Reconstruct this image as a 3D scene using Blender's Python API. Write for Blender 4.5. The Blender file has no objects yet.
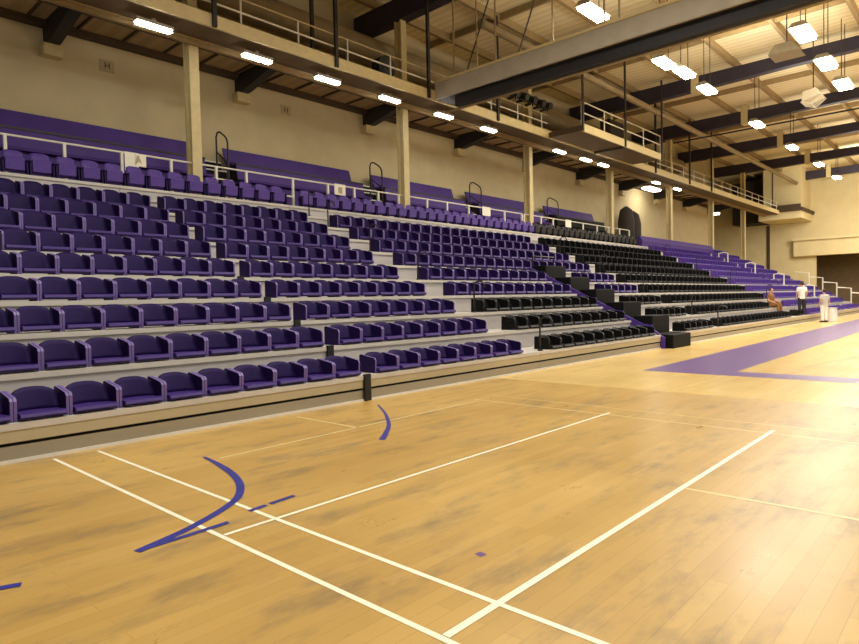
import bpy, math, random
from mathutils import Vector, Matrix
random.seed(7)
sc = bpy.context.scene
col = sc.collection
# ------------------------------------------------------------------ camera
W, H, F, CAM_H = 859, 644, 625.5, 1.6
R = ((0.67526595, -0.0400332, 0.73648709), (-0.73721344, -0.00540083, 0.67563835), (-0.02307033, -0.99918375, -0.03316001))
cd = bpy.data.cameras.new('camera'); cam = bpy.data.objects.new('camera', cd); col.objects.link(cam)
cd.sensor_fit = 'HORIZONTAL'; cd.sensor_width = 36; cd.lens = F / W * 36; cd.clip_end = 300
cam.matrix_world = Matrix(((R[0][0], -R[0][1], -R[0][2], 0), (R[1][0], -R[1][1], -R[1][2], 0), (R[2][0], -R[2][1], -R[2][2], CAM_H), (0, 0, 0, 1)))
sc.camera = cam

def pix(x, y, z):            # where a point of the hall falls in the picture: only decides which repeats are in view
    d = (x, y, z - CAM_H); q = [sum(R[r][k] * d[r] for r in range(3)) for k in range(3)]
    return (W / 2 + F * q[0] / q[2], H / 2 + F * q[1] / q[2]) if q[2] > 0 else (-1e6, 0)

# ------------------------------------------------------------------ materials
def lin(c):
    return tuple((v / 255 / 12.92 if v <= 10 else ((v / 255 + .055) / 1.055) ** 2.4) for v in c) + (1,)

def mat(name, rgb, rough=.6, metal=0, var=.12, scale=6, spec=.5, stretch=(1, 1, 1)):
    m = bpy.data.materials.new(name); m.use_nodes = True
    nt = m.node_tree; b = nt.nodes['Principled BSDF']
    b.inputs['Roughness'].default_value = rough; b.inputs['Metallic'].default_value = metal
    b.inputs['Specular IOR Level'].default_value = spec
    tc = nt.nodes.new('ShaderNodeTexCoord'); mp = nt.nodes.new('ShaderNodeMapping'); nz = nt.nodes.new('ShaderNodeTexNoise')
    mp.inputs['Scale'].default_value = stretch; nz.inputs['Scale'].default_value = scale; nz.inputs['Detail'].default_value = 4
    cr = nt.nodes.new('ShaderNodeValToRGB'); c = lin(rgb)
    cr.color_ramp.elements[0].position = .3; cr.color_ramp.elements[1].position = .7
    cr.color_ramp.elements[0].color = tuple(v * (1 - var) for v in c[:3]) + (1,)
    cr.color_ramp.elements[1].color = tuple(min(1, v * (1 + var)) for v in c[:3]) + (1,)
    nt.links.new(tc.outputs['Object'], mp.inputs['Vector']); nt.links.new(mp.outputs['Vector'], nz.inputs['Vector'])
    nt.links.new(nz.outputs['Fac'], cr.inputs['Fac']); nt.links.new(cr.outputs['Color'], b.inputs['Base Color'])
    return m

def emit(name, rgb, strength):
    m = bpy.data.materials.new(name); m.use_nodes = True; nt = m.node_tree
    b = nt.nodes['Principled BSDF']; b.inputs['Base Color'].default_value = lin(rgb)
    b.inputs['Emission Color'].default_value = lin(rgb); b.inputs['Emission Strength'].default_value = strength
    return m

def wood(name, light, dark, smudge, plank, rough, smudge_amt):
    m = bpy.data.materials.new(name); m.use_nodes = True; nt = m.node_tree; L = nt.links.new
    b = nt.nodes['Principled BSDF']
    tc = nt.nodes.new('ShaderNodeTexCoord')
    br = nt.nodes.new('ShaderNodeTexBrick'); br.inputs['Scale'].default_value = 1
    br.inputs['Brick Width'].default_value = plank[0]; br.inputs['Row Height'].default_value = plank[1]
    br.inputs['Mortar Size'].default_value = .002
    br.inputs['Color1'].default_value = lin(light); br.inputs['Color2'].default_value = lin(dark)
    br.inputs['Mortar'].default_value = lin(tuple(v * .93 for v in dark)); br.inputs['Bias'].default_value = -.1
    L(tc.outputs['Object'], br.inputs['Vector'])
    # worn smudges dragged along the planks
    mp = nt.nodes.new('ShaderNodeMapping'); mp.inputs['Scale'].default_value = (.55, 1.5, 1); mp.inputs['Rotation'].default_value = (0, 0, .35)
    nz = nt.nodes.new('ShaderNodeTexNoise'); nz.inputs['Scale'].default_value = 1.6; nz.inputs['Detail'].default_value = 9; nz.inputs['Roughness'].default_value = .68
    cr = nt.nodes.new('ShaderNodeValToRGB'); cr.color_ramp.elements[0].position = .51; cr.color_ramp.elements[1].position = .72
    cr.color_ramp.elements[0].color = (0, 0, 0, 1); cr.color_ramp.elements[1].color = (smudge_amt,) * 3 + (1,)
    L(tc.outputs['Object'], mp.inputs['Vector']); L(mp.outputs['Vector'], nz.inputs['Vector']); L(nz.outputs['Fac'], cr.inputs['Fac'])
    mx = nt.nodes.new('ShaderNodeMixRGB'); mx.inputs['Color2'].default_value = lin(smudge)
    L(cr.outputs['Color'], mx.inputs['Fac']); L(br.outputs['Color'], mx.inputs['Color1'])
    # broad tone drift
    n2 = nt.nodes.new('ShaderNodeTexNoise'); n2.inputs['Scale'].default_value = .5; n2.inputs['Detail'].default_value = 3
    c2 = nt.nodes.new('ShaderNodeValToRGB'); c2.color_ramp.elements[0].position = .35; c2.color_ramp.elements[1].position = .65
    c2.color_ramp.elements[0].color = (.86, .83, .78, 1); c2.color_ramp.elements[1].color = (1, 1, 1, 1)
    L(tc.outputs['Object'], n2.inputs['Vector']); L(n2.outputs['Fac'], c2.inputs['Fac'])
    m2 = nt.nodes.new('ShaderNodeMixRGB'); m2.blend_type = 'MULTIPLY'; m2.inputs['Fac'].default_value = 1
    L(mx.outputs['Color'], m2.inputs['Color1']); L(c2.outputs['Color'], m2.inputs['Color2'])
    L(m2.outputs['Color'], b.inputs['Base Color'])
    ra = nt.nodes.new('ShaderNodeMath'); ra.operation = 'MULTIPLY_ADD'; ra.inputs[1].default_value = .22; ra.inputs[2].default_value = rough
    L(nz.outputs['Fac'], ra.inputs[0]); L(ra.outputs[0], b.inputs['Roughness'])
    b.inputs['Specular IOR Level'].default_value = .5
    return m

def decking(name, rgb, rib, every):          # ribbed roof deck
    m = mat(name, rgb, .8); nt = m.node_tree; b = nt.nodes['Principled BSDF']
    tc = nt.nodes.new('ShaderNodeTexCoord'); sx = nt.nodes.new('ShaderNodeSeparateXYZ'); L = nt.links.new
    mu = nt.nodes.new('ShaderNodeMath'); mu.operation = 'MULTIPLY'; mu.inputs[1].default_value = 2 * math.pi / every
    sn = nt.nodes.new('ShaderNodeMath'); sn.operation = 'SINE'
    cr = nt.nodes.new('ShaderNodeValToRGB'); cr.color_ramp.elements[0].position = .0; cr.color_ramp.elements[1].position = .25
    c = lin(rgb); cr.color_ramp.elements[0].color = tuple(v * rib for v in c[:3]) + (1,); cr.color_ramp.elements[1].color = c
    L(tc.outputs['Object'], sx.inputs[0]); L(sx.outputs['X'], mu.inputs[0]); L(mu.outputs[0], sn.inputs[0]); L(sn.outputs[0], cr.inputs['Fac'])
    L(cr.outputs['Color'], b.inputs['Base Color'])
    return m

M = dict(
    purple=mat('purple plastic', (32, 16, 68), .6, var=.12, spec=.15), purple_pan=mat('purple seat pan', (56, 33, 104), .5, var=.08, spec=.3), black_pan=mat('black seat pan', (22, 20, 20), .5, spec=.25), purple_lit=mat('purple seat plastic, upper row', (84, 60, 138), .55, var=.1, spec=.3),  # backrest purple holds painted shade, upper-row purple holds painted light from above
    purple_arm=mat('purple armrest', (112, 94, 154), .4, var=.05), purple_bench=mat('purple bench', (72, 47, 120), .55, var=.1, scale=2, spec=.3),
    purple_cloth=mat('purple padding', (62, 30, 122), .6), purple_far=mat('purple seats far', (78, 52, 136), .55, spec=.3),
    black=mat('black plastic', (14, 13, 14), .6, spec=.15), black_arm=mat('black armrest', (38, 35, 34), .5, spec=.25), black_metal=mat('black metal', (20, 18, 18), .5),
    deck=mat('grey aluminium deck', (196, 189, 178), .5, var=.06, scale=3, stretch=(.3, 2, 2)), riser=mat('grey riser', (180, 174, 170), .5, var=.08, scale=2, stretch=(.2, 2, 2)),
    beige=mat('beige fascia', (180, 166, 132), .5, var=.07, scale=2, stretch=(.2, 2, 2)), kick=mat('grey kick panel', (156, 146, 124), .5, var=.08, scale=2, stretch=(.2, 2, 2)),
    white=mat('white paint', (228, 222, 206), .5, var=.04), cream=mat('cream paint', (206, 188, 138), .6, var=.06), cream_dark=mat('tan paint', (150, 126, 84), .7, var=.1),
    wall=mat('cream block wall', (196, 180, 140), .85, var=.06, scale=1.2), endwall=mat('cream end wall', (212, 194, 146), .85, var=.05, scale=1),
    brown=mat('dark brown steel', (70, 52, 34), .7, var=.15), soffit=mat('brown soffit', (104, 84, 56), .8, var=.1, scale=2),
    rafter=mat('dark purple laminated timber', (46, 38, 52), .6, var=.2, scale=2), rafter_blk=mat('black laminated timber', (34, 30, 28), .6, var=.2),
    grey=mat('grey gantry panel', (176, 166, 146), .6, var=.08, scale=2), duct=mat('tan duct', (150, 130, 94), .5, var=.12, scale=2),
    rod=mat('dark hanger rod', (40, 32, 26), .6), recess=mat('brown recess', (58, 42, 26), .9), dark=mat('dark recess', (36, 28, 20), .9), line=mat('white court paint', (244, 236, 206), .35, var=.05),
    line_faint=mat('worn white court paint', (220, 198, 138), .35, var=.08), blue=mat('blue court paint', (50, 54, 134), .35, var=.15),
    band=mat('purple court paint', (112, 84, 138), .28, var=.06), faint=mat('faint brown court line', (176, 140, 70), .35),
    skin=mat('skin', (196, 146, 116), .6), hair=mat('dark hair', (46, 32, 24), .7), navy=mat('dark trousers', (34, 32, 40), .8), white_cloth=mat('white cloth', (232, 228, 222), .8, var=.05),
    grey_cloth=mat('pale grey cloth', (190, 186, 182), .8), brown_cloth=mat('brown cloth', (128, 86, 44), .8), shoe=mat('dark shoes', (30, 26, 26), .6),
    brown_fab=mat('dark netting', (58, 50, 44), .9), sign=mat('sign white', (240, 234, 214), .6, var=.02), plaque=mat('tan plaque', (176, 160, 124), .7, var=.03), ink=mat('dark lettering', (52, 42, 34), .7),
    roof=decking('cream roof deck', (236, 220, 176), .88, .45), slab=decking('brown low roof deck', (176, 150, 108), .85, .5),
    glow=emit('fluorescent glow', (255, 248, 232), 22), glow_hi=emit('high bay glow', (255, 248, 228), 36), fitting=mat('light housing', (150, 140, 120), .5),
    floor=wood('worn tan sports floor', (200, 163, 91), (188, 151, 79), (112, 100, 78), (2.4, .11), .2, .75),
    maple=wood('polished maple court', (232, 200, 128), (224, 188, 114), (196, 160, 96), (2.2, .06), .12, .25),
)

# ------------------------------------------------------------------ mesh helpers
class MB:
    def __init__(s): s.v = []; s.f = []
    def add(s, vs, fs):
        k = len(s.v); s.v += [tuple(v) for v in vs]; s.f += [tuple(i + k for i in f) for f in fs]; return s
    def box(s, x0, x1, y0, y1, z0, z1):
        return s.add([(x0, y0, z0), (x1, y0, z0), (x1, y1, z0), (x0, y1, z0), (x0, y0, z1), (x1, y0, z1), (x1, y1, z1), (x0, y1, z1)],
                     [(3, 2, 1, 0), (4, 5, 6, 7), (0, 1, 5, 4), (1, 2, 6, 5), (2, 3, 7, 6), (3, 0, 4, 7)])
    def tube(s, pts, r, n=8, caps=True):
        pts = [Vector(p) for p in pts]; rs = r if isinstance(r, (list, tuple)) else [r] * len(pts)
        up = None; rings = []
        for i, p in enumerate(pts):
            t = (pts[min(i + 1, len(pts) - 1)] - pts[max(i - 1, 0)]).normalized()
            if up is None: up = Vector((0, 0, 1)) if abs(t.z) < .9 else Vector((1, 0, 0))
            a = t.cross(up).normalized(); b = a.cross(t).normalized(); up = b
            rings.append([p + (a * math.cos(q) + b * math.sin(q)) * rs[i] for q in [2 * math.pi * j / n for j in range(n)]])
        vs = [v for ring in rings for v in ring]; fs = []
        for i in range(len(pts) - 1):
            for j in range(n):
                a, b = i * n + j, i * n + (j + 1) % n
                fs.append((a, b, b + n, a + n))
        if caps: fs += [tuple(range(n - 1, -1, -1)), tuple(len(vs) - n + j for j in range(n))]
        return s.add(vs, fs)
    def prism(s, poly, axis, a, b):          # poly in the two other axes, extruded a..b along axis
        def P(u, v, w): return {'x': (w, u, v), 'y': (u, w, v), 'z': (u, v, w)}[axis]
        n = len(poly); vs = [P(u, v, a) for u, v in poly] + [P(u, v, b) for u, v in poly]
        return s.add(vs, [tuple(range(n - 1, -1, -1)), tuple(range(n, 2 * n))] + [(j, (j + 1) % n, n + (j + 1) % n, n + j) for j in range(n)])
    def ball(s, c, r, seg=10, ring=6):
        r = r if isinstance(r, (list, tuple)) else (r, r, r); vs = []; fs = []
        for i in range(ring + 1):
            th = math.pi * i / ring
            for j in range(seg):
                ph = 2 * math.pi * j / seg
                vs.append((c[0] + r[0] * math.sin(th) * math.cos(ph), c[1] + r[1] * math.sin(th) * math.sin(ph), c[2] + r[2] * math.cos(th)))
        for i in range(ring):
            for j in range(seg):
                a, b = i * seg + j, i * seg + (j + 1) % seg; fs.append((a, a + seg, b + seg, b))
        return s.add(vs, fs)
    def ribbon(s, pts, w, z):
        P = [Vector((p[0], p[1], 0)) for p in pts]; ws = w if isinstance(w, (list, tuple)) else [w] * len(P); vs = []
        for i, p in enumerate(P):
            t = (P[min(i + 1, len(P) - 1)] - P[max(i - 1, 0)]).normalized(); n = Vector((-t.y, t.x, 0)) * ws[i] / 2
            vs += [(p.x + n.x, p.y + n.y, z), (p.x - n.x, p.y - n.y, z)]
        return s.add(vs, [(2 * i + 1, 2 * i + 3, 2 * i + 2, 2 * i) for i in range(len(P) - 1)])
    def build(s, name, m, parent=None, smooth=False, bevel=0):
        me = bpy.data.meshes.new(name); me.from_pydata(s.v, [], s.f); me.validate(); me.update()
        import bmesh
        bm = bmesh.new(); bm.from_mesh(me); bmesh.ops.recalc_face_normals(bm, faces=bm.faces); bm.to_mesh(me); bm.free()
        if smooth: me.polygons.foreach_set('use_smooth', [True] * len(me.polygons))
        me.materials.append(M[m] if isinstance(m, str) else m)
        o = bpy.data.objects.new(name, me); col.objects.link(o)
        if parent: o.parent = parent
        if bevel:
            b = o.modifiers.new('bevel', 'BEVEL'); b.width = bevel; b.segments = 2
        return o

def tag(o, label=None, cat=None, group=None, kind=None):
    if label: o['label'] = label
    if cat: o['category'] = cat
    if group: o['group'] = group
    if kind: o['kind'] = kind
    return o
def empty(name, loc=(0, 0, 0), label=None, cat=None, group=None):
    o = bpy.data.objects.new(name, None); o.empty_display_size = .1; col.objects.link(o); o.location = loc
    return tag(o, label, cat, group)
def struct(name, mb, m, parent=None): 
    o = mb.build(name, m, parent)
    return o if parent else tag(o, kind='structure')
def copy_tree(o, parent=None):
    c = o.copy(); col.objects.link(c)
    if parent: c.parent = parent
    for ch in list(o.children): copy_tree(ch, c)
    return c
ORD = 'first second third fourth fifth sixth seventh eighth ninth tenth eleventh twelfth thirteenth fourteenth fifteenth sixteenth seventeenth eighteenth nineteenth twentieth'.split()
def ordi(n):
    if n <= 20: return ORD[n - 1]
    if n == 30: return 'thirtieth'
    if n == 40: return 'fortieth'
    return {2: 'twenty', 3: 'thirty', 4: 'forty'}[n // 10] + '-' + ORD[n % 10 - 1]
def text_mesh(s, size, name, m, parent, mw):
    cu = bpy.data.curves.new(name, 'FONT'); cu.body = s; cu.size = size; cu.extrude = .004; cu.align_x = 'CENTER'; cu.align_y = 'CENTER'
    t = bpy.data.objects.new(name, cu); col.objects.link(t)
    bpy.context.view_layer.update()
    me = bpy.data.meshes.new_from_object(t.evaluated_get(bpy.context.evaluated_depsgraph_get()))
    bpy.data.objects.remove(t)
    o = bpy.data.objects.new(name, me); me.materials.clear(); me.materials.append(M[m]); col.objects.link(o); o.parent = parent; o.matrix_local = mw
    return o

# ------------------------------------------------------------------ layout numbers
Y0, DP, RI, Z1 = 7.65, .94, .44, .415
def row(n): return Y0 + (n - 1) * DP, Z1 + (n - 1) * RI
SEAM = 10.3

# ------------------------------------------------------------------ setting: floors and court paint
struct('floor', MB().box(-6, SEAM, -16, 8.2, -.1, 0), 'floor')
struct('maple_floor', MB().box(SEAM, 82, -16, 27, -.1, 0), 'maple')
def paint(name, pts, w, m, z=.002): struct(name, MB().ribbon(pts, w, z), m)
LW = .038
paint('floor_line', [(2.165, 7.5), (2.165, -3)], LW, 'line')
paint('floor_line', [(2.61, 7.5), (2.61, -3)], LW, 'line')
paint('floor_line', [(2.19, 4.0), (8.0, 4.0)], LW, 'line', .003)
paint('floor_line', [(2.19, 1.95), (8.03, 1.965)], LW + .01, 'line', .003)
paint('floor_line', [(5.2, 1.93), (5.2, -3)], LW, 'line_faint', .0015)
paint('floor_line', [(5.23, 6.1), (5.23, 7.4)], LW, 'line_faint', .0015)
paint('floor_line', [(3.3, 6.07), (7.8, 6.15)], LW, 'line_faint', .0015)
paint('floor_line', [(7.88, 6.3), (7.82, -3)], LW, 'line_faint', .0015)
paint('floor_line', [(8.38, 6.3), (8.32, -3)], LW - .01, 'line_faint', .0015)
def smooth_path(pts, n=8):
    P = [Vector((p[0], p[1], 0)) for p in pts]; out = []
    for i in range(len(P) - 1):
        a, b, c, d = P[max(i - 1, 0)], P[i], P[i + 1], P[min(i + 2, len(P) - 1)]
        for k in range(n):
            t = k / n
            out.append(.5 * ((2 * b) + (c - a) * t + (2 * a - 5 * b + 4 * c - d) * t * t + (3 * b - a - 3 * c + d) * t ** 3))
    return out + [P[-1]]
arc = smooth_path([(3.22, 6.25), (3.16, 5.85), (3.06, 5.40), (2.912, 5.012), (2.714, 4.71), (2.498, 4.536), (2.258, 4.401), (2.01, 4.29), (1.667, 4.18)])
paint('floor_marking', arc, [.035 + .035 * min(1, i / 12) for i in range(len(arc))], 'blue', .004)
paint('floor_marking', [(1.72, 4.19), (2.04, 4.195), (2.34, 4.21)], .05, 'blue', .0045)
paint('floor_marking', [(2.58, 4.31), (2.74, 4.33)], .05, 'blue', .004)
paint('floor_marking', [(2.78, 4.335), (3.03, 4.36)], .05, 'blue', .004)
arc = smooth_path([(6.597, 7.183), (6.15, 6.55), (5.62, 5.92), (5.228, 5.561), (4.931, 5.316)])
paint('floor_marking', arc, [.03 + .05 * i / len(arc) for i in range(len(arc))], 'blue', .004)
paint('floor_marking', [(.85, 4.29), (1.02, 4.22)], .06, 'blue', .004)
struct('floor_marking', MB().add([(3.03, 2.39, .002), (3.08, 2.38, .002), (3.09, 2.44, .002), (3.04, 2.45, .002)], [(0, 1, 2, 3)]), 'band')
# purple border of the maple court
struct('floor_band', MB().add([(13.0, 5.72, .002), (60, 6.35, .002), (60, 4.35, .002), (13.75, 4.05, .002)], [(0, 3, 2, 1)]), 'band')
struct('floor_band', MB().add([(13.0, 5.72, .002), (13.75, 4.05, .002), (13.85, -12, .002), (13.0, -12, .002)], [(0, 3, 2, 1)]), 'band')
paint('floor_marking', smooth_path([(14.25, 3.12), (16.1, 3.0), (18.27, 2.58), (20, 1.8), (21, .5)]), .05, 'faint', .003)

# ------------------------------------------------------------------ setting: shell
WY = 20.8
struct('wall_left', MB().box(-6, 64, WY, WY + .3, 0, 14.4), 'wall')
struct('wall_recess', MB().box(64, 76, 26.0, 26.3, 0, 14.4), 'recess')
struct('wall_return', MB().box(63.7, 64, WY + .3, 26, 0, 14.4), 'cream_dark')
struct('ceiling', MB().box(-6, 76, -14, 26, 14.2, 14.4), 'roof')
struct('ceiling_low', MB().box(-6, 63.9, 17.9, WY, 10.02, 10.2), 'slab')
struct('wall_end', MB().box(75, 75.4, -14, 14.3, 5.4, 14.2).box(75, 75.4, 14.3, 26, 0, 14.2), 'endwall')
struct('wall_stage', MB().box(79, 79.4, -14, 26, 0, 5.6), 'soffit')
struct('ceiling_stage', MB().box(75.4, 79, -14, 26, 5.4, 5.6), 'brown')
struct('trim_1', MB().box(74.3, 75, -14, 16.2, 5.4, 7.0).box(74.0, 75, -14, 16.3, 7.0, 7.25), 'endwall')
struct('trim_2', MB().box(-6, 64, WY - .3, WY, 9.85, 10.02), 'brown')
# end wall projections
struct('wall_balcony', MB().box(70, 74.99, 14.6, 18.4, 8.95, 9.65), 'endwall')
struct('wall_balcony_ledge', MB().box(69.6, 74.99, 14.4, 18.6, 9.65, 9.95).box(69.7, 70.0, 14.6, 18.4, 9.95, 10.3), 'brown')
struct('wall_tower', MB().box(71, 74.99, 14.8, 18.2, 9.95, 14.2), 'endwall')
struct('wall_alcove', MB().box(72, 74.99, 18.25, 21.5, 9.0, 13.4), 'dark')
struct('trim_3', MB().box(70.97, 71.0, 17.3, 17.4, 10.0, 14.2), 'brown')
struct('trim_4', MB().box(74.9, 74.98, 18.6, 18.9, 3.6, 8.9), 'brown')

# columns (each a piece of the building)
for k in range(7):
    x = [9.36, 18.38, 27.53, 36.65, 46.1, 55.0, 63.8][k]
    ctop = 13.0
    c = MB().box(x - .15, x + .15, 17.92, 18.0, 4.6, ctop).box(x - .05, x + .05, 18.0, 18.22, 4.6, ctop).box(x - .15, x + .15, 18.22, 18.3, 4.6, ctop)
    o = struct('column', c, 'cream')
# low roof beams to the wall
for k in range(-1, 10):
    x = 6.35 + 6.22 * k
    struct('ceiling_beam', MB().prism([(18.1, 9.78), (18.1, 10.02), (WY, 10.02), (WY, 9.35), (WY - .55, 9.35)], 'x', x - .16, x + .16), 'rafter_blk')
    struct('beam_corbel', MB().box(x - .26, x + .26, WY - .35, WY, 9.02, 9.35), 'cream')
struct('ceiling_purlin', MB().box(-6, 63.9, 19.0, 19.14, 9.9, 10.02), 'brown')
for k in range(48):
    x = .5 + 1.3 * k
    struct('ceiling_rib', MB().box(x, x + .06, 18.0, WY - .36, 9.95, 10.02), 'brown')
# roof rafters and purlins
for k in range(-1, 8):
    x = 9.3 + 9.12 * k
    struct('roof_beam', MB().prism([(20.7, 12.95), (18.6, 12.95), (16, 13.0), (8, 13.2), (-13, 13.25), (-13, 13.84), (20.7, 13.84)], 'x', x - .24, x + .24), 'rafter')
for k in range(12):
    y = 19.4 - 2.9 * k
    struct('roof_purlin', MB().box(-6, 75, y - .08, y + .08, 13.85, 14.19), 'cream_dark')
for k in range(2, 8):
    x = 9.3 + 9.12 * k
    struct('roof_beam_block', MB().box(x - .32, x + .32, 12.6, 13.0, 12.95, 14.18), 'cream')

for k in range(1, 8):
    x = 4.74 + 9.12 * k
    struct('roof_rib', MB().box(x - .06, x + .06, -13, 20.7, 13.9, 14.19), 'cream_dark')
# ------------------------------------------------------------------ catwalk along the columns
cw = empty('catwalk', (0, 16.5, 9.45), 'long cream edged catwalk slung along the columns above the seats', 'catwalk')
def P(mb, name, m, parent, **k):
    o = mb.build(name, m, None, **k); o.parent = parent; o.matrix_parent_inverse = Matrix.Translation(-Vector(parent.location)); return o
P(MB().box(-6, 75, 16.44, 16.52, 9.45, 9.82), 'fascia', 'cream', cw)
P(MB().box(-6, 75, 16.52, 17.85, 9.5, 9.62), 'deck', 'soffit', cw)
P(MB().box(-6, 75, 17.72, 17.85, 9.38, 9.5), 'stringer', 'cream_dark', cw)
P(MB().tube([(-6, 17.5, 9.44), (75, 17.5, 9.44)], .03, 6), 'conduit', 'cream_dark', cw)
P(MB().tube([(-6, 16.6, 10.62), (27, 16.6, 10.62)], .022, 6), 'top_rail', 'cream', cw)
P(MB().tube([(-6, 16.6, 10.22), (27, 16.6, 10.22)], .03, 6), 'mid_rail', 'white', cw)
P(MB().tube([(36.3, 16.6, 10.62), (75, 16.6, 10.62)], .022, 6), 'top_rail', 'cream', cw)
P(MB().tube([(36.3, 16.6, 10.22), (75, 16.6, 10.22)], .03, 6), 'mid_rail', 'white', cw)
for k in range(34):
    x = 6.1 + 2.04 * k
    if 27 < x < 36.2: continue
    P(MB().tube([(x, 16.6, 9.82), (x, 16.6, 10.62)], .028, 6), 'rail_post', 'white', cw)
for x, y in [(9.22, 16.4), (13.6, 16.4), (18.15, 16.4), (22.65, 16.4), (13.7, 17.8), (39.6, 16.4), (45.5, 16.4), (50, 16.4)]:
    P(MB().box(x - .06, x + .06, y - .05, y + .05, 9.46, 14.0), 'hanger_rod', 'rod', cw)
# bump-out platform
pf = empty('platform', (31.5, 14.7, 9.45), 'wide balcony platform jutting out from the catwalk, pale edge and white rails', 'platform')
P(MB().box(26.9, 36.2, 14.7, 16.4, 9.5, 9.62), 'deck', 'soffit', pf)
P(MB().box(26.9, 36.2, 14.62, 14.7, 9.45, 9.82), 'fascia', 'cream', pf)
P(MB().box(26.82, 26.9, 14.62, 16.4, 9.45, 9.7), 'side_beam', 'brown', pf)
P(MB().box(31.4, 31.55, 14.7, 16.4, 9.4, 9.5), 'joist', 'brown', pf)
P(MB().tube([(26.9, 14.7, 10.85), (36.2, 14.7, 10.85)], .03, 6), 'top_rail', 'white', pf)
P(MB().tube([(26.9, 14.7, 10.35), (36.2, 14.7, 10.35)], .03, 6), 'mid_rail', 'white', pf)
for k in range(5): P(MB().tube([(26.95 + 2.3 * k, 14.7, 9.8), (26.95 + 2.3 * k, 14.7, 10.85)], .032, 6), 'rail_post', 'white', pf)
for x in (26.9, 31.4, 36.15): P(MB().box(x - .07, x + .07, 14.56, 14.62, 9.45, 14.0), 'hanger_rod', 'rod', pf)
P(MB().box(31.7, 33.4, 15.6, 16.2, 9.63, 11.2), 'cabinet', 'dark', pf, bevel=.05)

# ------------------------------------------------------------------ cross gantry over the court
ga = empty('gantry', (18.5, 16, 9.45), 'grey sided cross gantry running out over the court from the catwalk', 'gantry')
P(MB().box(18.45, 18.55, -6, 16.35, 9.45, 10.05), 'side_panel', 'grey', ga)
P(MB().box(18.38, 18.62, -6, 16.35, 10.05, 10.13), 'top_rail', 'cream', ga)
P(MB().box(18.55, 20.0, -6, 16.35, 9.46, 9.56), 'deck', 'rafter_blk', ga)
P(MB().box(18.75, 18.95, -6, 15.6, 9.1, 9.46), 'lower_beam', 'rafter_blk', ga)
P(MB().box(19.95, 20.05, -6, 16.35, 9.46, 10.05), 'far_panel', 'grey', ga)
P(MB().tube([(19.0, -6, 9.05), (19.0, 16.3, 9.05)], .045, 6), 'conduit', 'cream_dark', ga)
for y in (15.4, 14.3, 13.45, 11.1, 9.25, 8.75, 5, 1): P(MB().tube([(18.5, y, 10.1), (18.5, y, 14.0)], .035, 6), 'hanger_rod', 'duct', ga)
for y in (14.8, 12.5): P(MB().tube([(18.5, y, 10.1), (19.4, y - .9, 14.0)], .03, 6), 'brace', 'rod', ga)

# ducts and pipes under the roof
def duct(label, pts, r, m='duct'):
    return tag(MB().tube(pts, r, 14).build('ventilation_duct', m, smooth=True), label, 'duct')
duct('fat tan round duct running above the catwalk along the wall', [(-5, 19.6, 12.1), (52, 19.6, 12.1)], .55)
duct('thinner tan duct running along the seats high under the roof beams', [(20, 15.2, 12.5), (74, 15.2, 12.5)], .17)
for lb, pts in [('thin dark cross pipe under the roof beyond the gantry', [(24.4, 17, 12.2), (24.4, -6, 12.2)]),
                ('thin dark cross pipe hanging low over the far court', [(41.5, 16, 11.6), (41.5, -6, 11.6)])]:
    tag(MB().tube(pts, .05, 8).build('ceiling_pipe', 'rod'), lb, 'pipe')

# ------------------------------------------------------------------ lights
def strip(x, y, z, label):
    r = empty('strip_light', (x, y, z), label, 'light', 'strip lights under the catwalk')
    MB().box(-.5, .5, -.13, .13, .05, .13).build('housing', 'fitting', r)
    MB().box(-.47, .47, -.1, .1, -.02, .05).build('tube', 'glow', r)
    MB().box(-.06, .06, -.03, .03, .13, .25).build('hanger', 'fitting', r)
    return r
SX = [7.75, 10.93, 13.67, 16.59, 19.67, 22.71, 28.78, 31.57, 33.6]
for i, x in enumerate(SX):
    strip(x, 16.98, 9.17, ('strip light under the catwalk just left of the nearest column' if i == 0 else 'strip light under the catwalk, %s along from the nearest column' % ordi(i)))
strip(41.6, 17.2, 9.17, 'strip light under the catwalk beyond the balcony platform'); strip(45.3, 17.2, 9.17, 'farthest strip light under the catwalk, past the long wall lamp')
r = empty('wall_lamp', (46.5, 19.6, 9.6), 'large bright lamp glowing against the wall under the low roof', 'light')
MB().box(-1.0, 1.0, -.3, .3, 0, .12).build('lamp_panel', 'glow', r); MB().box(-1.1, 1.1, -.35, .35, .12, .22).build('housing', 'fitting', r); MB().box(-.05, .05, -.05, .05, .22, .42).build('bracket', 'fitting', r)
r = empty('recess_lamp', (64.8, 21.2, 9.6), 'lamp shining in the dark recess past the last columns', 'light')
MB().box(-1.2, 1.2, -.3, .3, 0, .12).build('lamp_panel', 'glow', r); MB().box(-1.2, 1.2, -.35, .35, .12, .22).build('housing', 'fitting', r); MB().tube([(0, 0, .2), (0, 0, 4.5)], .03, 6).build('hanger_rod', 'rod', r)

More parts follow.
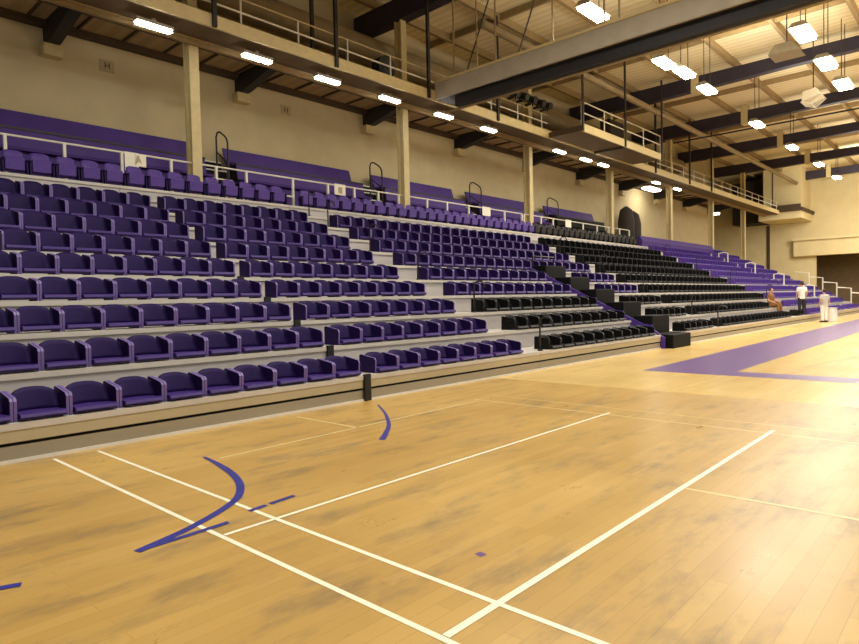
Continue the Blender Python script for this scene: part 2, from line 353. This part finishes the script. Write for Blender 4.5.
def highbay(x, y, z, label, L=1.35, Wd=.21):
    r = empty('high_bay_light', (x, y, z), label, 'light', 'high bay lights over the court')
    MB().prism([(-Wd - .08, 0), (Wd + .08, 0), (Wd * .7, .16), (-Wd * .7, .16)], 'x', -L / 2 - .06, L / 2 + .06).build('housing', 'fitting', r)
    MB().box(-L / 2, L / 2, -Wd, Wd, -.09, 0).build('lamp_panel', 'glow_hi', r)
    for s in (-1, 1): MB().tube([(s * .4, 0, .15), (s * .4, 0, 13.8 - z)], .018, 6).build('hanger_rod', 'rod', r)
    return r
HB = [(19.23, 10.0), (25.4, 10.12), (27.1, 9.95), (30.05, 10.02), (38.24, 10.1), (45.95, 10.08), (53.55, 10.0), (60.76, 10.08)]
HL = ['glaring high bay light just above the grey gantry', 'high bay light, nearer of the close pair beyond the gantry', 'high bay light, farther of the close pair beyond the gantry',
      'bright high bay light hanging below the purple roof beam', 'high bay light second along from the purple beam lamp', 'high bay light third along from the purple beam lamp',
      'high bay light fourth along, before the cream end wall', 'smallest and farthest high bay light, against the cream end wall']
for (x, y), l in zip(HB, HL): highbay(x, y, 11.0, l)
for (x, y), l in zip([(26.25, 5.39), (30.34, 5.41), (33.95, 5.39)], ['big high bay light under the cream roof deck, nearest of the outer row', 'big high bay light of the outer row beside the open reflector', 'big high bay light of the outer row above the wire guard']):
    highbay(x, y, 11.0, l, 1.5, .26)
r = empty('floodlight', (28.4, 6.4, 11.05), 'unlit square reflector floodlight hanging beside a bright outer lamp', 'floodlight')
MB().prism([(-.55, 0), (.55, 0), (.3, .35), (-.3, .35)], 'x', -.55, .55).build('reflector', 'fitting', r); MB().tube([(0, 0, .3), (0, 0, 2.8)], .025, 6).build('hanger_rod', 'rod', r)
r = empty('guarded_lamp', (35.2, 6.8, 10.9), 'white wire guarded floodlight tilted under the roof beam', 'floodlight')
MB().prism([(-.4, .1), (.4, -.1), (.35, .35), (-.2, .45)], 'x', -.5, .5).build('housing', 'white', r)
g = MB()
for k in range(6): g.tube([(-.5 + .2 * k, -.45, .08), (-.5 + .2 * k, 0, -.28), (-.5 + .2 * k, .45, -.12)], .018, 5)
g.tube([(-.5, 0, -.28), (.5, 0, -.28)], .018, 5); g.build('wire_guard', 'white', r)
MB().tube([(0, 0, .35), (0, 0, 2.9)], .025, 6).build('hanger_rod', 'rod', r)
# small black stage lights clamped to the gantry end of the catwalk rail
for i, x in enumerate((23.7, 24.4, 25.1, 25.8, 26.4)):
    r = empty('stage_light', (x, 16.4, 10.855), ['black stage light on the catwalk rail, nearest the gantry', 'second black stage light along the catwalk rail', 'middle black stage light on the catwalk rail', 'fourth black stage light along the catwalk rail', 'black stage light on the catwalk rail, nearest the platform'][i], 'stage light', 'stage lights on the catwalk rail')
    MB().tube([(0, .1, .1), (0, -.15, .02), (0, -.4, -.06)], [.12, .15, .17], 10).build('lamp_body', 'black_metal', r)
    MB().box(-.2, -.17, -.12, -.06, -.2, .2).box(.17, .2, -.12, -.06, -.2, .2).box(-.2, .2, -.12, -.06, .2, .23).build('yoke', 'black_metal', r)
    MB().box(-.04, .04, -.12, .2, -.2, -.12).build('clamp', 'black_metal', r)
r = empty('drum_fan', (16.33, 17.0, 9.625), 'round black fan standing on the catwalk beside the second column', 'fan')
MB().tube([(0, -.2, .65), (0, .2, .65)], .42, 18).build('fan_drum', 'black_metal', r); MB().box(-.3, -.24, -.2, .2, 0, .6).box(.24, .3, -.2, .2, 0, .6).build('stand', 'black_metal', r)

# ------------------------------------------------------------------ bleacher banks (decks and risers)
def bank(name, x0, x1, label, rows=range(1, 12), front=True, cut=None):
    b = empty('bleacher_bank', ((x0 + x1) / 2, Y0, 0), label, 'bleachers')
    for n in rows:
        y, z = row(n)
        spans = [(x0, x1)] if not cut or n > cut[2] else [(x0, cut[0]), (cut[1], x1)]
        d = MB(); rs = MB()
        for a, c in spans:
            d.box(a, c, y, y + DP + .03 if n < 11 else 18.0, z - .07, z)
            if n > 1: rs.box(a, c, y + .04, y + .07, z - RI, z - .07)
        P(d, 'deck', 'deck', b)
        if n > 1: P(rs, 'riser', 'riser', b)
    f = MB(); k = MB(); s = MB()
    for a, c in ([(x0, x1)] if not cut else [(x0, cut[0]), (cut[1], x1)]):
        f.box(a, c, Y0 + .015, Y0 + .05, .215, .346); k.box(a, c, Y0 + .03, Y0 + .06, .035, .175); s.box(a, c, Y0 + .0, Y0 + .08, .0, .035)
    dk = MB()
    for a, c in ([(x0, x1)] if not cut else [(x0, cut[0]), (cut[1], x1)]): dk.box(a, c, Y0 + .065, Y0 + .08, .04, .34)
    P(dk, 'gap_shade', 'dark', b)  # dark sheet stands in for the shade in the panel gap
    P(f, 'front_panel', 'beige', b); P(k, 'kick_panel', 'kick', b); P(s, 'floor_strip', 'white', b)
    g = MB()
    for n in rows:
        y, z = row(n)
        if n > 1: g.box(x0 + .02, x0 + .06, y + .2, y + .9, z - .5, z - .08); g.box(x1 - .06, x1 - .02, y + .2, y + .9, z - .5, z - .08)
    if len(rows): P(g, 'support_frame', 'brown', b)
    return b
bank('b', -1.5, 6.72, 'grey stepped bleacher bank left of the black joint post')
b2 = bank('b', 6.73, 12.0, 'grey stepped bleacher bank right of the black joint post, up to the first aisle')
bank('b', 12.01, 23.9, 'stepped bleacher bank with black seats below and purple above, cut by the purple sided stair', cut=(18.72, 20.75, 5))
bank('b', 23.91, 37.9, 'long stepped bleacher bank of all black seats')
bank('b', 37.91, 57, 'far stepped bleacher bank of all purple seats')
for n in (1, 2, 3, 4, 5):          # black joint covers between the two near banks
    y, z = row(n); P(MB().box(6.73, 6.86, y - .03, y + .02, z - .41 if n == 1 else z - .3, z + .02), 'joint_cover', 'black_metal', b2)
struct('trim_5', MB().box(37.9, 57, 18.0, WY, 3.9, 4.7).box(57, 75, 12, 26, 0, .3), 'cream_dark')
# concourse behind row eleven
struct('floor_concourse', MB().box(-2, 52.9, 18.0, WY, 4.6, 4.80), 'deck')

# ------------------------------------------------------------------ seats
def seat_parts(simple, m, ma):
    """shell with pan and curved back, facing the court (-y); origin on the deck edge under its middle"""
    w = .235
    back = MB(); nx, nz = 8, 5; vs = []
    for side in (0, 1):
        for i in range(nx + 1):
            u = -1 + 2 * i / nx
            for j in range(nz + 1):
                t = j / nz
                topz = .375 - .075 * abs(u) ** 3.2
                z = .07 + t * (topz - .07)
                x = u * w * (1 - .05 * t ** 3)
                y = .36 + .09 * t - .09 * u * u * (1 - .2 * t) + side * .03
                vs.append((x, y, z))
    n1 = (nx + 1) * (nz + 1); fs = []
    q = lambda i, j, s: s * n1 + i * (nz + 1) + j
    for i in range(nx):
        for j in range(nz):
            fs.append((q(i, j, 0), q(i + 1, j, 0), q(i + 1, j + 1, 0), q(i, j + 1, 0)))
            fs.append((q(i, j, 1), q(i, j + 1, 1), q(i + 1, j + 1, 1), q(i + 1, j, 1)))
    for i in range(nx):
        fs.append((q(i, nz, 0), q(i + 1, nz, 0), q(i + 1, nz, 1), q(i, nz, 1))); fs.append((q(i, 0, 1), q(i + 1, 0, 1), q(i + 1, 0, 0), q(i, 0, 0)))
    for j in range(nz):
        fs.append((q(0, j, 0), q(0, j + 1, 0), q(0, j + 1, 1), q(0, j, 1))); fs.append((q(nx, j, 1), q(nx, j + 1, 1), q(nx, j + 1, 0), q(nx, j, 0)))
    back.add(vs, fs)
    pan = MB().prism([(.03, .02), (.0, .05), (.02, .085), (.09, .095), (.22, .08), (.40, .085), (.42, .05), (.2, .02)], 'x', -.225, .225)
    arms = []
    for s in (-1, 1):
        x = s * .252
        prof = [(.09, .0), (.08, .25), (.11, .29), (.30, .325), (.45, .35), (.485, .33), (.49, .0)]
        arms.append(MB().prism(prof, 'x', x - .015, x + .015))
    return back, pan, arms
def make_seat(name, m, ma):
    r = empty(name, (0, 0, 0)); b, p, a = seat_parts(False, m, ma)
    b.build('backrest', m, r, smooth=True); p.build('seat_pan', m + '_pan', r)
    for x in a:                              # dark cheeks, paler edge faces
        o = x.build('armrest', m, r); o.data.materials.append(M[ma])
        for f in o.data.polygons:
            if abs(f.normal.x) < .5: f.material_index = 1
    return r
def make_far_seat(name, m):
    b, p, a = seat_parts(True, m, m); mb = MB(); mb.add(b.v, b.f); mb.add(p.v, p.f)
    for x in a: mb.add(x.v, x.f)
    return mb.build(name, m)
def zscale(n): return [0, .86, .95, .98, 1.02, 1.08, 1.15, 1.22, 1.25, 1.28, 1.28, 1.3][n]
near_p = make_seat('stadium_seat', 'purple', 'purple_arm'); near_k = make_seat('arena_seat', 'black', 'black_arm'); far_k = make_far_seat('arena_seat', 'black')
used = set()
ROWN = ['', 'front row', 'second row', 'third row', 'fourth row', 'fifth row', 'sixth row', 'seventh row', 'eighth row', 'ninth row', 'tenth row']
def place(proto, x, n, label, group, cat):
    y, z = row(n)
    if proto in used: o = copy_tree(proto)
    else: o = proto; used.add(proto)
    o.location = (x, y, z + .004); o.scale = (1, 1, zscale(n)); tag(o, label, cat, group)
PITCH = .54
for n in range(1, 10):               # the tenth step is left free as a walkway
    y, z = row(n)
    for k in range(14):                      # left of the joint
        x = 6.73 - PITCH * (k + .5)
        if pix(x + .27, y + .4, z + .2)[0] < 1: break
        place(near_p, x, n, 'purple plastic seat in the %s, %s to the left of the black-posted joint' % (ROWN[n], ordi(k + 1)), 'purple seats of the bank left of the joint post', 'seat')
    for k in range(8):                       # right of the joint
        x = 7.06 + PITCH * (k + .5)
        place(near_p, x, n, 'purple plastic seat in the %s, %s to the right of the black-posted joint' % (ROWN[n], ordi(k + 1)), 'purple seats between joint post and first aisle', 'seat')
    last = 18.6 if n <= 5 else 23.75
    for k in range(22):
        x = 12.5 + PITCH * (k + .5)
        if x + .2 > last: break
        if n <= 3: place(near_k, x, n, 'black plastic seat in the %s, %s to the right of the first aisle' % (ROWN[n], ordi(k + 1)), 'black front seats right of the first aisle', 'seat')
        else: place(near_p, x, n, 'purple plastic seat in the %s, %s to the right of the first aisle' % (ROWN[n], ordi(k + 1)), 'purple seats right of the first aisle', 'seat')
    if n <= 5:
        for k in range(5):
            x = 20.85 + PITCH * (k + .5)
            p = near_k if n <= 3 else near_p
            place(p, x, n, '%s plastic seat in the %s, %s to the right of the purple sided stair' % ('black' if n <= 3 else 'purple', ROWN[n], ordi(k + 1)), 'short rows right of the purple sided stair', 'seat')
    for k in range(24):
        x = 24.5 + PITCH * (k + .5)
        if n in (1, 2) and 34.9 < x < 36.4: continue
        place(far_k, x, n, 'black seat in the %s of the long all-black bank, %s from its near aisle' % (ROWN[n], ordi(k + 1)), 'black seats of the long all-black bank', 'seat')
# far purple bank: too many and too small to tell apart
b, p, a = seat_parts(True, 0, 0); mb = MB()
for n in range(1, 12):
    y, z = row(n)
    for k in range(34):
        x = 38.75 + PITCH * (k + .5) + (.5 if k > 16 else 0)
        if n < 3 and k > 28 or abs(x - 50) < .5 or x > 56.6 or (n == 11 and x < 53.4): continue
        s = zscale(n)
        for src in (b, p, a[0]): mb.add([(v[0] + x, v[1] + y, v[2] * s + z + .004) for v in src.v], src.f)
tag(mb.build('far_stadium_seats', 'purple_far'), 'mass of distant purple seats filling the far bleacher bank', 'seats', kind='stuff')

# upright folded seats on the top row
def make_upright(name, m, ma):
    r = empty(name)
    w = .22; vs = []; nx, nz = 6, 5
    for side in (0, 1):
        for i in range(nx + 1):
            u = -1 + 2 * i / nx
            for j in range(nz + 1):
                t = j / nz; vs.append((u * w * (1 - .08 * t), .50 + .06 * t - .04 * u * u + side * .035, .12 + t * (.66 - .05 * abs(u) ** 4 - .12)))
    n1 = (nx + 1) * (nz + 1); q = lambda i, j, s: s * n1 + i * (nz + 1) + j; fs = []
    for i in range(nx):
        for j in range(nz): fs += [(q(i, j, 0), q(i + 1, j, 0), q(i + 1, j + 1, 0), q(i, j + 1, 0)), (q(i, j, 1), q(i, j + 1, 1), q(i + 1, j + 1, 1), q(i + 1, j, 1))]
        fs += [(q(i, nz, 0), q(i + 1, nz, 0), q(i + 1, nz, 1), q(i, nz, 1)), (q(i, 0, 1), q(i + 1, 0, 1), q(i + 1, 0, 0), q(i, 0, 0))]
    for j in range(nz): fs += [(q(0, j, 0), q(0, j + 1, 0), q(0, j + 1, 1), q(0, j, 1)), (q(nx, j, 1), q(nx, j + 1, 1), q(nx, j + 1, 0), q(nx, j, 0))]
    MB().add(vs, fs).build('backrest', m, r, smooth=True)
    MB().prism([(.36, .16), (.34, .42), (.37, .46), (.41, .44), (.44, .16)], 'x', -.2, .2).build('folded_seat', m, r)
    for s in (-1, 1): MB().prism([(.30, 0), (.34, .36), (.28, .40), (.50, .42), (.55, .34), (.50, 0)], 'x', s * .25 - .018, s * .25 + .018).build('side_arm', ma, r)
    return r
up_p = make_upright('folding_seat', 'purple_lit', 'purple'); up_k = make_upright('folding_seat', 'black_arm', 'black')
i = 0
for k in range(80):
    x = 3.9 + .57 * k
    y, z = row(11)
    if pix(x + .27, y + .5, z + .3)[0] < 1 or 12.2 < x < 12.7: continue
    if x > 38.9: break
    i += 1; pr = up_p if x < 26.8 else up_k
    if pr in used: o = copy_tree(pr)
    else: o = pr; used.add(pr)
    o.location = (x, y, z + .004)
    if pr is up_p: ip = i
    kk = i if pr is up_p else i - ip
    tag(o, ('upright folded purple seat on the top row, %s counted from the photo\'s left edge' % ordi(kk)) if pr is up_p else ('upright folded black seat on the top row, %s beyond the last purple one' % ordi(kk)), 'seat', 'folded seats along the top row')
mb = MB().prism([(17.3, 4.82), (17.25, 5.2), (17.45, 5.55), (17.6, 5.55), (17.6, 4.82)], 'x', 39.4, 53.0)
tag(mb.build('bench', 'purple_bench'), 'long purple bench back on the top row beyond the black folded seats', 'bench')

# ------------------------------------------------------------------ concourse benches, stairs, rails, signs
STAIRS = [(10.5, 11.55), (17.45, 18.6), (24.1, 25.1), (31.3, 32.5)]
edges = [(3.0, 10.45), (11.6, 17.4), (18.65, 24.05), (25.15, 31.25), (32.55, 38.6)]
BL = ['purple two tier bench against the wall, left of the nearest wall stair', 'purple two tier bench against the wall between first and second wall stairs', 'purple two tier bench against the wall between second and third wall stairs', 'purple two tier bench against the wall between third and fourth wall stairs', 'dark two tier bench against the wall beyond the last wall stair']
for i, (a, b_) in enumerate(edges):
    r = empty('bench', ((a + b_) / 2, 19.2, 4.8), BL[i], 'bench', 'two tier benches against the wall'); m = 'purple_bench' if i < 4 else 'black'; m2 = 'purple_bench'
    P(MB().prism([(19.1, 4.8), (19.1, 5.75), (19.15, 5.8), (19.15, 4.8)], 'x', a, b_), 'kick_board', m, r)
    P(MB().prism([(18.95, 5.80), (18.93, 5.88), (19.6, 5.9), (19.6, 5.8)], 'x', a, b_), 'seat_board', m, r)
    P(MB().prism([(19.42, 5.95), (19.52, 6.46), (19.58, 6.46), (19.48, 5.95)], 'x', a, b_), 'lower_backrest', m, r)
    P(MB().box(a, b_, 19.5, 19.62, 6.46, 6.53), 'tier_shade', 'rafter', r)  # dark strip imitates the shadow gap between the two tiers
    P(MB().prism([(19.75, 6.50), (19.73, 6.58), (20.2, 6.60), (20.2, 6.5)], 'x', a, b_), 'upper_seat_board', m, r)
    P(MB().prism([(20.2, 6.62), (20.38, 7.18), (20.44, 7.18), (20.26, 6.62)], 'x', a, b_), 'upper_backrest', m2, r)
    P(MB().box(a + .05, b_ - .05, 19.6, 20.1, 4.8, 6.5), 'support', 'dark', r)
for i, (a, b_) in enumerate(STAIRS):
    nm = ['nearest', 'second', 'third', 'fourth'][i]
    r = empty('wall_stair', ((a + b_) / 2, 19.2, 4.8), 'short black wall stair with pale step edges, %s from the nearest column' % ['first', 'second', 'third', 'fourth'][i], 'stairs', 'short stairs between the benches')
    for s in range(5):
        y = 18.9 + .36 * s; z = 5.2 + .36 * s
        st = P(MB().box(a + .05, b_ - .05, y, y + .36, 4.8, z), 'step', 'black', r)
        o = MB().box(a + .05, b_ - .05, y - .015, y + .06, z - .03, z + .012).build('nosing', 'white', None); o.parent = st
    h = empty('handrail', (a + .25, 19.2, 5.2), 'looped black handrail rising over the wall stair, %s from the nearest column' % ['first', 'second', 'third', 'fourth'][i], 'handrail', 'looped handrails over the wall stairs')
    xr = a + .42
    P(MB().tube([(xr, 18.86, 4.81), (xr, 18.86, 6.95), (xr, 18.92, 7.12), (xr, 19.05, 7.24), (xr, 19.35, 7.42), (xr, 19.5, 7.42), (xr, 19.58, 7.3), (xr, 19.58, 5.98)], .03, 8), 'rail_loop', 'black_metal', h)
    P(MB().tube([(xr, 18.86, 6.3), (xr, 19.58, 6.8)], .022, 6), 'mid_bar', 'black_metal', h)
def rail(x0, x1, posts, label):
    r = empty('guard_rail', ((x0 + x1) / 2, 18.02, 4.8), label, 'railing', 'white guard rails along the concourse')
    P(MB().tube([(x0, 18.05, 5.93), (x1, 18.05, 5.93)], .028, 8), 'top_rail', 'white', r)
    for x in posts: P(MB().box(x - .035, x + .035, 18.02, 18.09, 4.8, 5.93), 'post', 'white', r)
    return r
r = rail(2.6, 12.9, [3.1, 4.44, 5.76, 7.2, 8.6, 10.03, 11.08, 12.88], 'white guard rail behind the upright seats, from the left edge past the nearest column')
P(MB().tube([(11.9, 17.9, 5.3), (12.88, 18.05, 5.3)], .03, 6), 'return_bar', 'white', r)
rail(12.92, 26.8, [14.4, 15.65, 16.88, 18.0, 19.7, 21.0, 22.5, 23.9, 25.3, 26.8], 'white guard rail between the second and third columns')
rail(27.0, 39.2, [27.0, 28.6, 29.8, 31.4, 33.1, 34.8, 36.3, 37.8, 39.2], 'white guard rail behind the black upright seats')
def board(x, w, h, label, top=5.95):
    r = empty('rail_sign', (x, 18.0, top - h), label, 'sign', 'white signs hung on the guard rail')
    P(MB().box(x - w / 2, x + w / 2, 17.975, 17.99, top - h, top), 'sign_board', 'sign', r, bevel=.004); return r
r = board(7.44, .38, .52, 'tall white sign with a grey mark on the rail left of the nearest column')
P(MB().box(7.55, 7.83, 17.955, 17.97, 5.58, 5.93), 'side_card', 'sign', r)
P(MB().prism([(7.52, 5.62), (7.58, 5.88), (7.63, 5.88), (7.70, 5.66), (7.62, 5.72), (7.57, 5.66)], 'y', 17.945, 17.954), 'printed_mark', 'plaque', r)
r = board(14.9, .52, .40, 'white sign with a tan square, on the rail between first and second columns', 5.97)
P(MB().box(14.82, 15.0, 17.965, 17.974, 5.64, 5.86), 'printed_square', 'plaque', r)
board(23.75, .62, .42, 'plain white sign on the rail before the third column', 5.98)
board(31.3, .62, .42, 'plain white sign on the rail behind the black folded seats', 5.98)
for lb, x, s in [('small tan wall plaque with dark lettering above the nearest bench', 7.95, 'H'), ('faint tan wall plaque between first and second columns, two dark strokes', 14.6, '11')]:
    r = empty('wall_plaque', (x, WY - .01, 9.2), lb, 'sign')
    P(MB().box(x - .22, x + .22, WY - .03, WY, 9.02, 9.40), 'sign_board', 'plaque', r, bevel=.01)
    text_mesh(s, .26, 'lettering', 'ink', r, Matrix.Translation((0, -.025, 0.01)) @ Matrix.Rotation(math.pi / 2, 4, 'X'))
# rounded dark bundle by the fourth column
r = empty('net_bundle', (42.6, 19.6, 4.8), 'tall rounded dark bundle standing on the concourse past the fourth column', 'bundle')
MB().tube([(-.5, 0, 0), (-.5, 0, 2.2), (-.5, 0, 2.9), (-.5, 0, 3.15)], [.58, .56, .42, .1], 12).build('left_roll', 'brown_fab', r, smooth=True)
MB().tube([(.75, .1, 0), (.75, .1, 2.0), (.75, .1, 2.7), (.75, .1, 2.95)], [.6, .6, .45, .1], 12).build('right_roll', 'brown_fab', r, smooth=True)

# aisle handrails: black canes standing in the stepped aisles
def cane(x, n, label, grp):
    y, z = row(n); r = empty('aisle_handrail', (x, y + .1, z + .004), label, 'handrail', grp)
    pts = [(0, 0, .0), (0, 0, .62), (0, -.03, .72), (0, -.11, .77), (0, -.26, .75), (0, -.32, .68), (0, -.33, .60)]
    MB().tube(pts, .021, 8).build('cane', 'black_metal', r, smooth=True)
    MB().tube([(0, 0, 0), (0, 0, .03)], .06, 10).build('base_flange', 'black_metal', r)
for n in (1, 3, 5, 7, 9, 10): cane(12.15, n, 'black cane handrail at the %s of the first stepped aisle' % ROWN[n], 'cane handrails of the first aisle')
for n in (1, 2, 4, 6, 8): cane(24.2, n, 'black cane handrail at the %s of the aisle before the all-black bank' % ROWN[n], 'cane handrails of the second aisle')
for n in (1, 3, 5, 7, 9): cane(38.1, n, 'black cane handrail at the %s of the aisle before the far purple bank' % ROWN[n], 'cane handrails of the far aisle')

# purple sided stair cut into the lower rows
st = empty('bleacher_stair', (19.7, Y0, 0), 'stepped aisle with black step boxes and a sloping purple side', 'stairs')
poly = [(Y0 - .12, .0), (Y0 - .12, .32), (Y0 + .3, .62), (row(6)[0] - .03, row(6)[1] + .10), (row(6)[0] - .03, row(6)[1] - .42), (Y0 + .6, .0)]
P(MB().prism(poly, 'x', 18.73, 18.785), 'purple_side', 'purple_cloth', st)
P(MB().box(18.86, 20.3, Y0 - .32, Y0 + .3, 0, .42), 'step_box', 'black', st, bevel=.02)
for n in range(1, 6):
    y, z = row(n)
    P(MB().box(18.86, 20.2, y + .32, y + DP - .02, z - .4, z + .58), 'step_box', 'black', st, bevel=.02)
    P(MB().prism([(y + .30, z), (y + .30, z + .30), (y + DP - .02, z + .36), (y + DP - .02, z)], 'x', 18.79, 18.855), 'side_pad', 'purple_cloth', st)
    P(MB().box(18.86, 20.35, y + .0, y + .3, z - .4, z + .02), 'tread', 'black', st)
P(MB().tube([(18.9, row(6)[0] - .04, row(6)[1] - .1), (18.9, row(6)[0] - .04, row(6)[1] + .5), (20.3, row(6)[0] - .04, row(6)[1] + .5), (20.3, row(6)[0] - .04, row(6)[1] - .1)], .03, 6), 'top_bar', 'black_metal', st)

# white end rails of the far stand
r = empty('end_railing', (57.2, Y0 + 2, 0), 'white tube railing stepping down the far end of the stands', 'railing')
for n in (1, 2, 3, 4, 5):
    y, z = row(n)
    P(MB().tube([(57.3, y, 0), (57.3, y, z + 1.0), (57.3, y + DP, z + 1.0 + .1)], .05, 6), 'rail_post', 'white', r)
for i, n in enumerate((3, 5, 7, 9)):
    x = 50; y, z = row(n)
    q = empty('aisle_railing', (x, y, z + .004), 'white looped aisle rail among the far purple seats, %s of four' % ['lowest', 'second lowest', 'second highest', 'highest'][i], 'railing', 'white rails in the far stand')
    MB().tube([(0, .1, .03), (0, .1, .75), (0, .4, .84), (0, .75, .78), (0, .75, .03)], .045, 6).build('rail_loop', 'white', q)
    MB().box(-.1, .1, .02, .2, 0, .03).box(-.1, .1, .67, .85, 0, .03).build('base_flange', 'white', q)
# ------------------------------------------------------------------ people
def person(loc, rz, label, shirt, legs, seated=False, hands=True):
    r = empty('person', loc, label, 'person', 'people by the far stand'); r.rotation_euler.z = rz
    hip = .92 if not seated else .50
    body = MB(); sh = MB(); tr = MB(); shoes = MB(); hair = MB()
    z0 = hip; N = z0 + .56; HD = z0 + .72
    # torso, neck, head (faces -y)
    body.tube([(0, 0, z0 - .05), (0, .0, z0 + .1), (0, .01, z0 + .3), (0, .02, z0 + .48), (0, .01, N), (0, -.01, N + .08)], [.14, .14, .15, .15, .06, .055], 12)
    body.ball((0, -.02, HD), (.075, .095, .115), 14, 10)
    body.ball((0, -.115, HD - .015), (.014, .022, .022), 6, 4)                       # nose
    for s in (-1, 1): body.ball((s * .076, 0, HD - .01), (.012, .022, .032), 6, 4)   # ears
    for s in (-1, 1):
        S = (s * .19, .02, N - .06); E = (s * .25, .03 if not seated else -.02, N - .34); Wp = (s * .24, -.10 if not seated else -.24, N - .57 if not seated else N - .42)
        body.tube([(s * .10, .02, N - .05), S, E, Wp], [.06, .055, .042, .03], 8)
        d = (Vector(Wp) - Vector(E)).normalized(); p = Vector(Wp) + d * .05
        body.tube([Wp, p, p + d * .04], [.03, .042, .035], 8)
        for k in range(4):
            o = Vector((-s * .01, 0, 0)) + Vector((0, (-.03 + .02 * k), 0)); l = (.06, .075, .07, .055)[k]
            a = p + d * .04 + o; body.tube([a - d * .02, a + d * l * .5, a + d * l + Vector((-s * .015, 0, 0))], [.011, .010, .008], 5)
        a = p + Vector((-s * .01, -.035, 0)); body.tube([a, a + d * .03 + Vector((0, -.02, 0)), a + d * .06 + Vector((0, -.022, 0))], [.012, .011, .008], 5)
        sh.tube([(s * .10, .02, N - .05), S, (Vector(S) + Vector(E)) / 2 + Vector((0, 0, -.05))], [.075, .072, .062], 10)
        if not seated: leg = [(s * .09, 0, z0 - .02), (s * .10, -.015, z0 - .44), (s * .11, .01, .09)]
        else: leg = [(s * .10, 0, z0 - .02), (s * .12, -.42, z0), (s * .12, -.46, .09)]
        body.tube(leg, [.09, .062, .04], 10)
        L1 = Vector(leg[1]); L2 = Vector(leg[2])
        tr.tube([leg[0], (Vector(leg[0]) + L1) / 2, leg[1], (L1 + L2) / 2, L2], [.115, .10, .082, .072, .066], 10)
        shoes.tube([(leg[2][0], leg[2][1] + .06, .05), (leg[2][0], leg[2][1] - .08, .05), (leg[2][0], leg[2][1] - .2, .035)], [.05, .055, .035], 8)
        body.ball((leg[2][0], leg[2][1] - .02, .06), .045, 8, 5)
    sh.tube([(0, 0, z0 - .08), (0, 0, z0 + .1), (0, .01, z0 + .3), (0, .02, z0 + .47), (0, .015, z0 + .55)], [.17, .165, .175, .17, .085], 14)
    tr.tube([(0, 0, z0 - .1), (0, 0, z0 + .06)], [.155, .158], 14)
    hair.ball((0, .012, HD + .03), (.086, .098, .10), 12, 8)
    bo = body.build('body', 'skin', r, smooth=True); rm = bo.modifiers.new('merge', 'REMESH'); rm.mode = 'VOXEL'; rm.voxel_size = .009
    for nm, mb_, m in (('shirt', sh, shirt), ('trousers', tr, legs)):
        o = mb_.build(nm, m, r, smooth=True); rm = o.modifiers.new('merge', 'REMESH'); rm.mode = 'VOXEL'; rm.voxel_size = .015
    hair.build('hair', 'hair', r, smooth=True); 
    for k in (0, 1):
        pass
    shoes.build('shoes', 'shoe', r, smooth=True)
    return r
person((38.2, 7.95, Z1 + .01), 2.2, 'person in a white shirt and dark trousers standing at the end of the black rows', 'white_cloth', 'navy')
person((38.7, 7.0, 0), 2.4, 'person in a pale grey shirt and white trousers standing on the court', 'grey_cloth', 'white_cloth')
person((35.6, row(2)[0] + .2, row(2)[1] - .33), -.3, 'person in brown clothes sitting low among the black seats', 'brown_cloth', 'brown_cloth', True)
r = empty('draped_table', (39.6, 6.9, 0), 'small table draped in white cloth beside the standing people', 'table')
MB().prism([(-.3, .0), (-.27, .72), (.27, .72), (.3, 0)], 'x', -.38, .38).build('tablecloth', 'white_cloth', r, bevel=.03); MB().box(-.4, .4, -.3, .3, .721, .75).build('table_top', 'white', r)

# ------------------------------------------------------------------ lighting
def area(x, y, z, power, sx, sy, colr=(1, .98, .93), up=False):
    l = bpy.data.lights.new('area_light', 'AREA'); l.shape = 'RECTANGLE'; l.size = sx; l.size_y = sy; l.energy = power; l.color = colr
    o = bpy.data.objects.new('area_light', l); col.objects.link(o); o.location = (x, y, z)
    if up: o.rotation_euler = (math.pi, 0, 0)
for x in (3, 12, 21, 30, 39, 48, 57, 66):
    for y in (8, 1, -6):
        area(x, y, 10.8, 455 if x < 60 else 640, 2.6, 1.8)
        if x > 12: area(x, y, 11.3, 420 if 20 < x < 38 else 90, 2.0, 1.5, (1, .97, .9), True)
w = bpy.data.worlds.new('world'); sc.world = w; w.use_nodes = True
w.node_tree.nodes['Background'].inputs['Color'].default_value = (1, .95, .86, 1); w.node_tree.nodes['Background'].inputs['Strength'].default_value = .26
l = bpy.data.lights.new('end_wall_fill', 'AREA'); l.shape = 'RECTANGLE'; l.size = 6; l.size_y = 2; l.energy = 900; l.color = (1, .96, .86)  # added lamp with no fixture, brightens the end wall
o = bpy.data.objects.new('end_wall_fill', l); col.objects.link(o); o.location = (64, 9, 10.5); o.rotation_euler = (0, math.radians(-80), 0)
sc.view_settings.view_transform = 'Standard'; sc.view_settings.look = 'None'; sc.view_settings.exposure = 0
